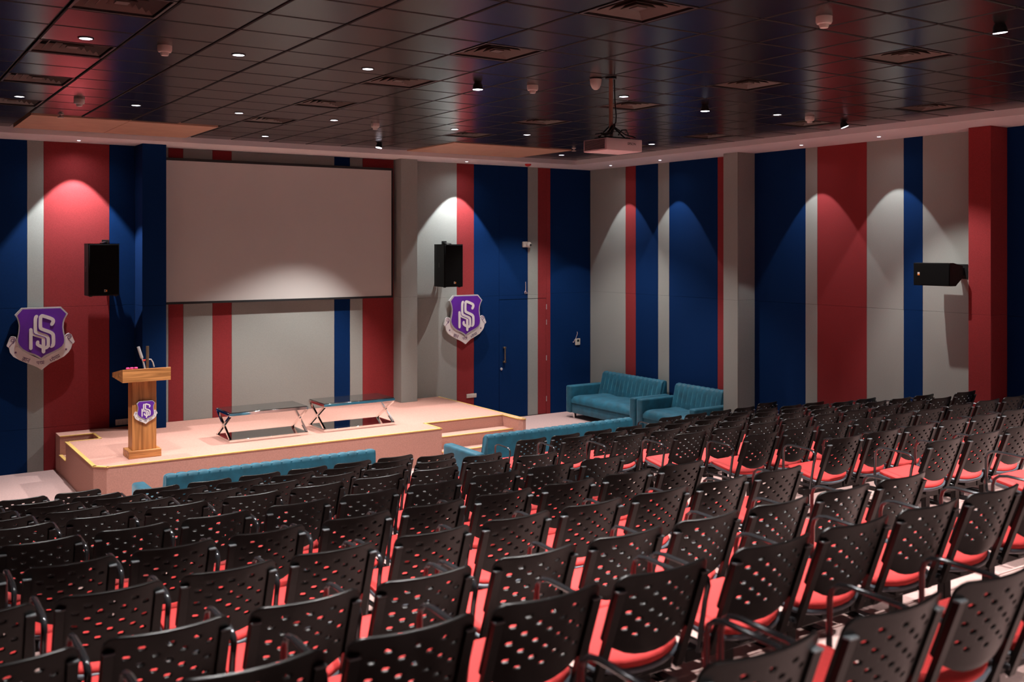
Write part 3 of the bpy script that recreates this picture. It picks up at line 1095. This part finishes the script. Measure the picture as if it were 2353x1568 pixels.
# ================================================================== speakers
def badge(parent, x, y, z, s=1.0, rot=None):
    bm = B()
    box(bm, x - .022 * s, x + .000 * s, y - .004, y, z - .018 * s, z + .018 * s, .001)
    a = obj('badge_white', bm, CHIPW, parent)
    bm = B()
    box(bm, x + .0005, x + .020 * s, y - .004, y, z - .016 * s, z + .014 * s, .001)
    b = obj('badge_orange', bm, CHIP, parent)
    bm = B()
    box(bm, x - .014 * s, x - .002 * s, y - .005, y - .0035, z - .010 * s, z + .010 * s)
    c = obj('badge_letter', bm, SPK, parent)
    return a, b, c


def wall_speaker(x0, w_, label):
    z0, z1, yf = 2.56, 3.32, 15.40
    t = thing('loudspeaker', label, 'loudspeaker', (x0, yf, z0), 0, 'wall-mounted black loudspeakers')
    h = z1 - z0
    bm = B()
    slab(bm, [(0, .02), (w_, .02), (w_, .12), (w_ - .06, .40), (.015, .40), (0, .30)], 0, h)
    obj('cabinet', bm, SPK, t, smooth=False)
    bx('grille', GRILLE, t, .008, w_ - .008, 0, .019, .015, h - .012, .006)
    badge(t, w_ * .55, 0, .075)
    bm = B()
    box(bm, .05, .054 + .02, .14, .30, h * .42, h * .50, .002)
    bx('side_handle', DARKM, t, -.004, .02, .17, .21, h * .46, h * .56, .002)
    bm.free()
    bm = B()
    bar(bm, (w_ * .45, .10, h + .008), (w_ * .80, WY - yf - .002, h + .03), .04, .012)
    bar(bm, (w_ * .8 - .06, .402, h * .5), (w_ * .80, WY - yf - .002, h * .5), .06, .12)
    box(bm, w_ * .8 - .05, w_ * .8 + .05, WY - yf - .012, WY - yf - .001, h * .4, h + .06, .002)
    obj('mounting_bracket', bm, SILVER if False else DARKM, t, smooth=False)
    for sx in (.04, w_ - .04):
        bx('rubber_foot', DARKM, t, sx - .018, sx + .018, .05, .09, -.012, .0, .002)
    return t


wall_speaker(2.90, .425, 'tall black loudspeaker on the wall between the red stripe and the podium corner')
wall_speaker(8.80, .385, 'tall black loudspeaker on the wall right of the screen above the shield emblem')

t = thing('loudspeaker', 'black loudspeaker mounted sideways high on the right wall beside the red pillar', 'loudspeaker', (11.89, 7.66, 2.76), 0, 'wall-mounted black loudspeakers')
bm = B()
prof = [(0, 0, .30), (.10, .0, .305), (.30, .09, .262)]
vv = []
for y in (0, .53):
    vv.append([bm.verts.new(c) for c in ((.012, y, 0), (.012, y, .30), (.09, y, .302), (.30, y, .262), (.30, y, .11), (.14, y, .0))])
bm.faces.new(vv[0])
bm.faces.new(vv[1][::-1])
for k in range(6):
    bm.faces.new((vv[0][k], vv[1][k], vv[1][(k + 1) % 6], vv[0][(k + 1) % 6]))
obj('cabinet', bm, SPK, t, smooth=False)
bx('grille', GRILLE, t, 0, .011, .006, .524, .006, .294, .004)
bm = B()
box(bm, -.004, 0, .43, .462, .135, .152, .001)
obj('badge_orange', bm, CHIP, t)
bm = B()
box(bm, -.004, 0, .43, .462, .153, .176, .001)
obj('badge_white', bm, CHIPW, t)
bm = B()
bar(bm, (.30, .24, .18), (WX - 11.89 - .002, .20, .18), .07, .10)
box(bm, WX - 11.89 - .012, WX - 11.89 - .001, .12, .30, .08, .28, .002)
obj('mounting_bracket', bm, DARKM, t, smooth=False)

# ================================================================== projector
pj = thing('projector', 'white ceiling-mounted projector with dark cables on top', 'projector', (5.97, 7.37, 4.19))
bm = B()
rounded(bm, 0, .44, 0, .36, 0, .118, .008, 2)
obj('casing', bm, PROJ, pj)
bm = B()
for k in range(9):
    box(bm, -.003, .001, .03, .34, .016 + k * .0105, .021 + k * .0105)
obj('vent_slot', bm, DARKM, pj, smooth=False)
bm = B()
for k in range(9):
    box(bm, -.0, .0, -.0, .0, .0, .0)
bm.free()
td = bpy.data.curves.new('txt', 'FONT')
td.body = 'EPSON'
td.size = .034
td.extrude = .0006
to = bpy.data.objects.new('txt', td)
C.objects.link(to)
dg = bpy.context.evaluated_depsgraph_get()
me = bpy.data.meshes.new_from_object(to.evaluated_get(dg))
bpy.data.objects.remove(to)
me.materials.clear()
me.materials.append(LCD)
o = bpy.data.objects.new('lettering', me)
C.objects.link(o)
o.parent = pj
o.location = (.255, -.0012, .06)
o.rotation_euler = (PI / 2, 0, 0)
bm = B()
lathe(bm, [(0, .012), (.04, .012), (.045, 0), (.045, -.02)], 16)
o = obj('lens', bm, LCD, pj, loc=(.13, .365, .06))
o.rotation_euler = (-PI / 2, 0, 0)
bx('mounting_plate', DARKM, pj, .07, .36, .08, .28, .118, .140, .004)
bm = B()
tube(bm, [(.14, .11, .14), (.14, .11, .20), (.14, .11, CZ - 4.19 - .008)], .020, 12)
obj('ceiling_pole', bm, PAINTP, pj)
bm = B()
lathe(bm, [(0, 0), (.055, 0), (.055, .012), (0, .012)], 16, .14, .11, CZ - 4.19 - .014)
obj('ceiling_plate', bm, DARKM, pj)
bm = B()
for a, b in (((.14, .09, .245), (.03, .06, .135)), ((.14, .09, .24), (.26, .05, .13)), ((.14, .13, .245), (.06, .20, .135)), ((.14, .13, .24), (.24, .22, .13))):
    bar(bm, a, b, .012, .012)
obj('support_strut', bm, DARKM, pj, smooth=False)
bm = B()
tube(bm, smooth_pts and [(.165, .09, CZ - 4.19 - .02), (.168, .085, .50), (.185, .085, .34), (.18, .085, .28), (.15, .085, .24), (.20, .06, .20), (.26, .04, .16), (.34, .02, .145), (.36, .0, .13)], .006, 6)
tube(bm, [(.15, .07, .25), (.10, .05, .17), (.02, .05, .150), (-.02, .06, .155), (-.03, .12, .15), (.05, .16, .15)], .014, 6)
tube(bm, [(.18, .05, .15), (.21, .03, .20), (.26, .03, .205), (.30, .04, .15)], .008, 6)
obj('cable', bm, DARKM, pj)

# ================================================================== ceiling devices
def make_detector():
    t = thing('smoke_detector', 'x', 'smoke detector')
    bm = B()
    lathe(bm, [(.057, 0), (.057, -.038), (.050, -.052), (.032, -.054)], 20)
    obj('base', bm, WHITE, t)
    bm = B()
    lathe(bm, [(.034, -.052), (.034, -.066), (.028, -.080), (0, -.082)], 20)
    obj('sensor', bm, WHITE, t)
    return t


det = make_detector()
DP = [(2.14, 8.30, 'leftmost of the nearer row'), (2.13, 11.82, 'nearest the left ceiling hatch'), (5.80, 11.99, 'above the middle of the screen'),
      (5.75, 8.28, 'just left of the projector pole'), (5.75, 4.67, 'nearest the camera at upper right'), (10.01, 8.35, 'near the right wall by the tilted lamp')]
for k, (x, y, l_) in enumerate(DP):
    lab = 'round white smoke detector on the ceiling, ' + l_
    if k == 0:
        det.location = (x, y, CZ)
        det['label'] = lab
        det['group'] = 'smoke detectors'
    else:
        dup(det, (x, y, CZ), 0, lab, 'smoke detectors')
for x, y, l_ in ((2.17, 13.21, 'small pale sprinkler head at the edge of the left ceiling hatch'), (9.96, 13.15, 'small pale sprinkler head at the corner of the right ceiling hatch')):
    t = thing('sprinkler_head', l_, 'sprinkler', (x, y, CZ), 0, 'sprinkler heads')
    bm = B()
    lathe(bm, [(.035, 0), (.035, -.008), (.016, -.014), (.016, -.038)], 14)
    obj('escutcheon', bm, WHITE, t)
    bm = B()
    lathe(bm, [(0, -.038), (.034, -.040), (.038, -.052), (0, -.054)], 14)
    obj('deflector', bm, WHITE, t)
t = thing('dome_sensor', 'pale bullet-shaped dome hanging from the ceiling left of the projector pole', 'dome sensor', (6.02, 7.60, CZ))
bm = B()
lathe(bm, [(.058, .0), (.056, -.03), (.050, -.065), (.036, -.095), (.018, -.110), (0, -.114)], 20)
obj('dome', bm, WHITE, t)
bm = B()
lathe(bm, [(.062, 0), (.062, -.008), (.058, -.010)], 20)
obj('dome_base', bm, DARKM, t)
t = thing('fire_sounder', 'red round fire alarm device under the soffit near the room corner', 'fire alarm', (10.57, 15.37, SZ))
bm = B()
lathe(bm, [(.06, 0), (.06, -.02), (.045, -.032), (.03, -.045), (0, -.048)], 18)
obj('alarm_body', bm, REDP, t)
bm = B()
lathe(bm, [(.016, -.044), (.014, -.056), (0, -.058)], 10)
obj('alarm_lens', bm, WHITE, t)

# ================================================================== wall devices
t = thing('security_camera', 'white turret security camera on the wall high above the door', 'security camera', (10.90, WY, 3.32))
bx('mounting_box', WHITE, t, -.07, .05, -.05, -.001, -.055, .055, .012)
bm = B()
lathe(bm, [(0, .055), (.03, .052), (.052, .03), (.055, 0), (.045, -.02)], 18)
o = obj('camera_ball', bm, WHITE, t, loc=(.045, -.065, -.005))
o.rotation_euler = (PI / 2 + .15, 0, .25)
bm = B()
lathe(bm, [(0, .006), (.024, .005), (.026, 0)], 14)
o = obj('camera_lens', bm, LCD, t, loc=(.052, -.122, -.012))
o.rotation_euler = (PI / 2 + .15, 0, .25)
t = thing('wall_hook', 'small pink coiled cable end dangling on the blue wall above the door', 'cable', (10.91, WY - .012, 2.40))
bm = B()
tube(bm, [(0, 0, .20), (.003, 0, .10), (.002, 0, .03), (-.025, 0, .0), (-.015, 0, -.03), (.02, 0, -.03), (.03, 0, 0), (.0, -.008, .02), (-.02, -.01, .0), (.01, -.012, -.02), (.045, -.006, -.02)], .005, 6)
obj('cable_loop', bm, CABLE, t)
t = thing('thermostat', 'ivory wall thermostat with a dark display near the room corner', 'thermostat', (12.17, WY, 1.375))
bx('thermostat_body', IVORY, t, -.055, .06, -.022, -.001, -.065, .065, .004)
bx('display', LCD, t, -.022, .035, -.024, -.021, .0, .046)
bm = B()
for k in range(3):
    for j in range(2):
        box(bm, -.030 + k * .026, -.012 + k * .026, -.024, -.021, -.050 + j * .022, -.036 + j * .022)
obj('button', bm, WHITE, t)
bm = B()
tube(bm, [(-.052, -.012, -.01), (-.05, -.012, .06), (-.02, -.01, .12), (.0, -.008, .17), (-.005, -.004, .20)], .005, 6)
tube(bm, [(-.052, -.012, .05), (-.08, -.012, .04), (-.085, -.012, .01), (-.10, -.012, -.005), (-.112, -.012, .0)], .005, 6)
lathe(bm, [(0, .008), (.014, .006), (.016, 0), (0, -.002)], 10, -.105, -.012, -.002)
obj('loose_cable', bm, CABLE, t)


def socket_plate(x0, x1, z0, z1, label, n_):
    t = thing('socket_plate', label, 'wall socket', ((x0 + x1) / 2, WY, (z0 + z1) / 2), 0, 'wall socket plates')
    w_, h = (x1 - x0) / 2, (z1 - z0) / 2
    bx('cover_plate', IVORY, t, -w_, w_, -.012, -.001, -h, h, .003)
    for k in range(n_):
        c = -w_ + (k + .7) * 2 * w_ / (n_ + .4)
        bx('switch_rocker', WHITE, t, c - .011, c + .011, -.016, -.011, -h * .55, h * .55, .002)
    return t


socket_plate(9.585, 9.80, .46, .535, 'white switch and socket plate low on the wall beside the stage', 5)
socket_plate(3.385, 3.60, .545 + .02, .655, 'ivory socket plate low on the dark blue wall behind the podium', 3)

# ================================================================== chairs
ALPHA = math.radians(20)


def back_pos(x, s):
    y = -.042 * (1 - (x / .215) ** 2) + s * math.sin(ALPHA)
    z = .845 - s * math.cos(ALPHA) - .004 * (1 - (x / .215) ** 2)
    return Vector((x, y, z))


def warp(x, s):
    ax = abs(x)
    sb = .345 - .085 * (ax / .215) ** 2.4
    if s > .23:
        s = .23 + (s - .23) / (.345 - .23) * (sb - .23)
    if ax > .170:
        q = min(.045, ax - .170)
        stp = .045 - math.sqrt(max(0, .045 ** 2 - q ** 2))
        if s < .06:
            s = stp + s * (.06 - stp) / .06
    return back_pos(x, s)


def make_back():
    bm = B()
    xe = [.023, .069, .115, .161, .178, .196, .210, .215]
    xs = sorted([-a for a in xe] + xe)
    ss = [0, .010, .022, .036] + [.036 + .0335 * k for k in range(1, 8)] + [.290, .318, .345]
    grid = [[bm.verts.new(warp(x, s)) for s in ss] for x in xs]
    for i in range(len(xs) - 1):
        for j in range(len(ss) - 1):
            a, b, c, d = grid[i][j], grid[i + 1][j], grid[i + 1][j + 1], grid[i][j + 1]
            cx, cs = (xs[i] + xs[i + 1]) / 2, (ss[j] + ss[j + 1]) / 2
            row = j - 3
            is_cell = 0 <= row < 7 and abs(xs[i + 1] - xs[i] - .046) < 1e-6
            col = round(cx / .046)
            if is_cell and (col + row) % 2 == 0 and True:
                hw, hh, c_ = .0140, .0082, .006
                P = [(-hw + c_, -hh), (hw - c_, -hh), (hw, -hh + c_), (hw, hh - c_), (hw - c_, hh), (-hw + c_, hh), (-hw, hh - c_), (-hw, -hh + c_)]
                hv = [bm.verts.new(warp(cx + u, cs + v)) for u, v in P]
                bm.faces.new((a, b, hv[1], hv[0]))
                bm.faces.new((b, hv[2], hv[1]))
                bm.faces.new((b, c, hv[3], hv[2]))
                bm.faces.new((c, hv[4], hv[3]))
                bm.faces.new((c, d, hv[5], hv[4]))
                bm.faces.new((d, hv[6], hv[5]))
                bm.faces.new((d, a, hv[7], hv[6]))
                bm.faces.new((a, hv[0], hv[7]))
            else:
                bm.faces.new((a, b, c, d))
    bmesh.ops.recalc_face_normals(bm, faces=bm.faces)
    me = bpy.data.meshes.new('tmp')
    bm.to_mesh(me)
    bm.free()
    o = bpy.data.objects.new('tmp', me)
    C.objects.link(o)
    md = o.modifiers.new('s', 'SOLIDIFY')
    md.thickness = .011
    md.offset = 0
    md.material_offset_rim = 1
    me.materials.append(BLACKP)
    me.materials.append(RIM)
    mb = o.modifiers.new('b', 'BEVEL')
    mb.width = .0028
    mb.segments = 2
    mb.limit_method = 'ANGLE'
    mb.angle_limit = math.radians(60)
    dg = bpy.context.evaluated_depsgraph_get()
    dg.update()
    m2 = bpy.data.meshes.new_from_object(o.evaluated_get(dg))
    bpy.data.objects.remove(o)
    m2.name = 'backrest'
    m2.materials.clear()
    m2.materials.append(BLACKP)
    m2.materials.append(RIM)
    m2.polygons.foreach_set('use_smooth', [True] * len(m2.polygons))
    m2.set_sharp_from_angle(angle=math.radians(45))
    return m2


def seat_outline(ins, n=7):
    """outline of the seat pan: straight front with round corners, rear bowed towards the back row"""
    w_, y0, y1 = .222 - ins, .085 + ins, .455 - ins
    out = []
    for k in range(n + 1):                      # rear edge, left to right
        x = -w_ * .93 + 2 * w_ * .93 * k / n
        out.append((x, y0 + .065 * (abs(x) / w_) ** 2.2))
    out.append((w_, y0 + .12))
    out.append((w_ * 1.0, y1 - .06))
    out.append((w_ * .95, y1 - .02))
    out.append((w_ * .82, y1))
    out.append((-w_ * .82, y1))
    out.append((-w_ * .95, y1 - .02))
    out.append((-w_ * 1.0, y1 - .06))
    out.append((-w_, y0 + .12))
    return out


def tilt(x, y, z):
    """the pan rises a little to the front, sides slightly higher than the middle"""
    return Vector((x, y, z + .055 * (y - .1) / .35 + .010 * (x / .22) ** 2 - .012 * math.exp(-((y - .22) / .12) ** 2) * (1 - (x / .22) ** 2)))


def layered(layers, m, name):
    bm = B()
    rings = [[bm.verts.new(tilt(x, y, z)) for x, y in seat_outline(ins)] for ins, z in layers]
    n = len(rings[0])
    for a, b in zip(rings, rings[1:]):
        for k in range(n):
            bm.faces.new((a[k], a[(k + 1) % n], b[(k + 1) % n], b[k]))
    bm.faces.new(rings[0][::-1])
    c = bm.verts.new(tilt(0, .27, layers[-1][1] + .004))
    for k in range(n):
        bm.faces.new((rings[-1][k], rings[-1][(k + 1) % n], c))
    return mesh_of(name, bm, m, True, 50)


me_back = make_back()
me_shell = layered([(.030, .432), (.004, .446), (0, .456), (.004, .464), (.014, .466)], SHELL, 'seat_shell')
me_cush = layered([(.014, .460), (.008, .468), (.010, .484), (.024, .494), (.060, .498), (.120, .500)], CUSH, 'seat_cushion')


def post_mesh():
    bm = B()
    lo, hi = .400, .785
    f = lambda z: (.845 - z) * math.tan(ALPHA)
    bar(bm, (0, f(lo) - .020, lo), (0, f(hi) - .020, hi), .034, .020)
    bar(bm, (0, f(.62) - .012, .62), (0, f(.70) - .008, .70), .014, .022)
    return mesh_of('back_post', bm, BLACKP, False)


me_post = post_mesh()
bm = B()
f_ = (.845 - .785) * math.tan(ALPHA)
box(bm, -.019, .019, f_ - .034, f_ - .006, .783, .791, .002)
me_cap = mesh_of('post_cap', bm, CAPM)
bm = B()
tube(bm, [(0, .165, .41), (0, .150, .50), (0, .128, .62), (0, .112, .680), (0, .118, .705), (0, .140, .722), (0, .175, .730), (0, .36, .735), (0, .405, .728), (0, .432, .708), (0, .443, .675), (0, .446, .52), (0, .440, .455), (0, .42, .430)], .009, 8, r2=.013)
me_arm = mesh_of('armrest', bm, TUBE, True, 60)
bm = B()
box(bm, -.246, .246, .225, .285, .345, .395, .003)
box(bm, -.03, .03, .15, .38, .395, .432, .003)
me_beam = mesh_of('support_beam', bm, BLACKP)
bm = B()
box(bm, -.028, .028, .235, .275, .03, .350, .003)
box(bm, -.030, .030, .06, .46, .0, .032, .005)
me_leg = mesh_of('leg', bm, BLACKP)
bm = B()
box(bm, -.008, .008, .13, .43, .418, .438, .002)
me_rail = mesh_of('seat_rail', bm, TUBE)


def chair(x, y, z, label, group, leg, left_arm=True, right_arm=False, rot=0.0):
    t = thing('auditorium_chair', label, 'chair', (x, y, z), rot, group)
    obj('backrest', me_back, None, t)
    s = obj('seat_shell', me_shell, None, t)
    obj('seat_cushion', me_cush, None, t)
    for sx in (-.207, .207):
        obj('seat_rail', me_rail, None, s, loc=(sx, 0, 0))
    for sx in (-.196, .196):
        p = obj('back_post', me_post, None, t, loc=(sx, 0, 0))
        obj('post_cap', me_cap, None, p)
    if left_arm:
        obj('armrest', me_arm, None, t, loc=(-.238, 0, 0))
    if right_arm:
        obj('armrest', me_arm, None, t, loc=(.238, 0, 0))
    obj('support_beam', me_beam, None, t)
    if leg is not None:
        obj('leg', me_leg, None, t, loc=(leg, 0, 0))
    return t


CXS = [.20, .70, 1.20, 1.70, 2.235, 2.74, 3.245, 3.755, 4.26, 4.765]
# trios over the left block: (.2) | .70 1.20 1.70 | 2.235 2.74 3.245 | 3.755 4.26 4.765
CXS9 = [.20, .70, 1.195, 1.69, 2.19, 2.755, 3.25, 3.75, 4.25, 4.75]
RXS = [6.57, 7.075, 7.58, 8.08, 8.575, 9.07, 9.615, 10.115, 10.62, 11.12, 11.62]
GL, GR = 'auditorium chairs in the left seating block', 'auditorium chairs in the right seating block'


def place(xs, i, k, trio_pos, label, group):
    x = xs[i] + .215
    right = i == len(xs) - 1 or xs[i + 1] - xs[i] > .52
    leg = {0: .12, 1: 0.0, 2: -.12}[trio_pos]
    t = chair(x, ROWY[k], ROWZ[k], label, group, leg, True, right)
    if xs is RXS and (k, i) in ((0, 10), (4, 9)):      # these two backs stand a little higher in their slots
        for ch in t.children:
            if ch.name.startswith('back'):
                ch.location.z = .032


for k in range(0, 11):
    for i in range(10):
        if i == 0 and k not in (6, 7, 8):
            continue
        if k == 0 and i not in (1, 2, 3):
            continue
        if k == 10 and i not in (2, 3, 4, 5, 6):
            continue
        if k == 0:
            lab = 'black perforated chair, red seat, front row left of the sofas, %s from sofa' % {3: 'first', 2: 'second', 1: 'third'}[i]
        else:
            n = 10 - i
            pos = 'beside the aisle' if n == 1 else '%s from aisle' % ORD[n]
            lab = 'black perforated chair, red seat, left block, %s row behind sofas, %s' % (ORD[k], pos)
        place(CXS9 if k == 9 else CXS, i, k, 2 if i == 0 else (i - 1) % 3, lab, GL)
for k in range(0, 9):
    for i in range(11):
        lim = {0: (6, 10), 1: (0, 10), 2: (0, 10), 3: (0, 10), 4: (0, 9), 5: (0, 8), 6: (0, 5), 7: (0, 2), 8: (0, 0)}[k]
        if not lim[0] <= i <= lim[1]:
            continue
        if k == 0:
            lab = 'black perforated chair, red seat, beside the right sofa, %s from sofa' % ORD[i - 5]
        else:
            pos = 'beside the aisle' if i == 0 else '%s from aisle' % ORD[i + 1]
            lab = 'black perforated chair, red seat, right block, %s row behind sofa, %s' % (ORD[k], pos)
        tp = i % 3 if i < 9 else (i - 9)
        place(RXS, i, k, tp if not (i == 10) else 2, lab, GR)
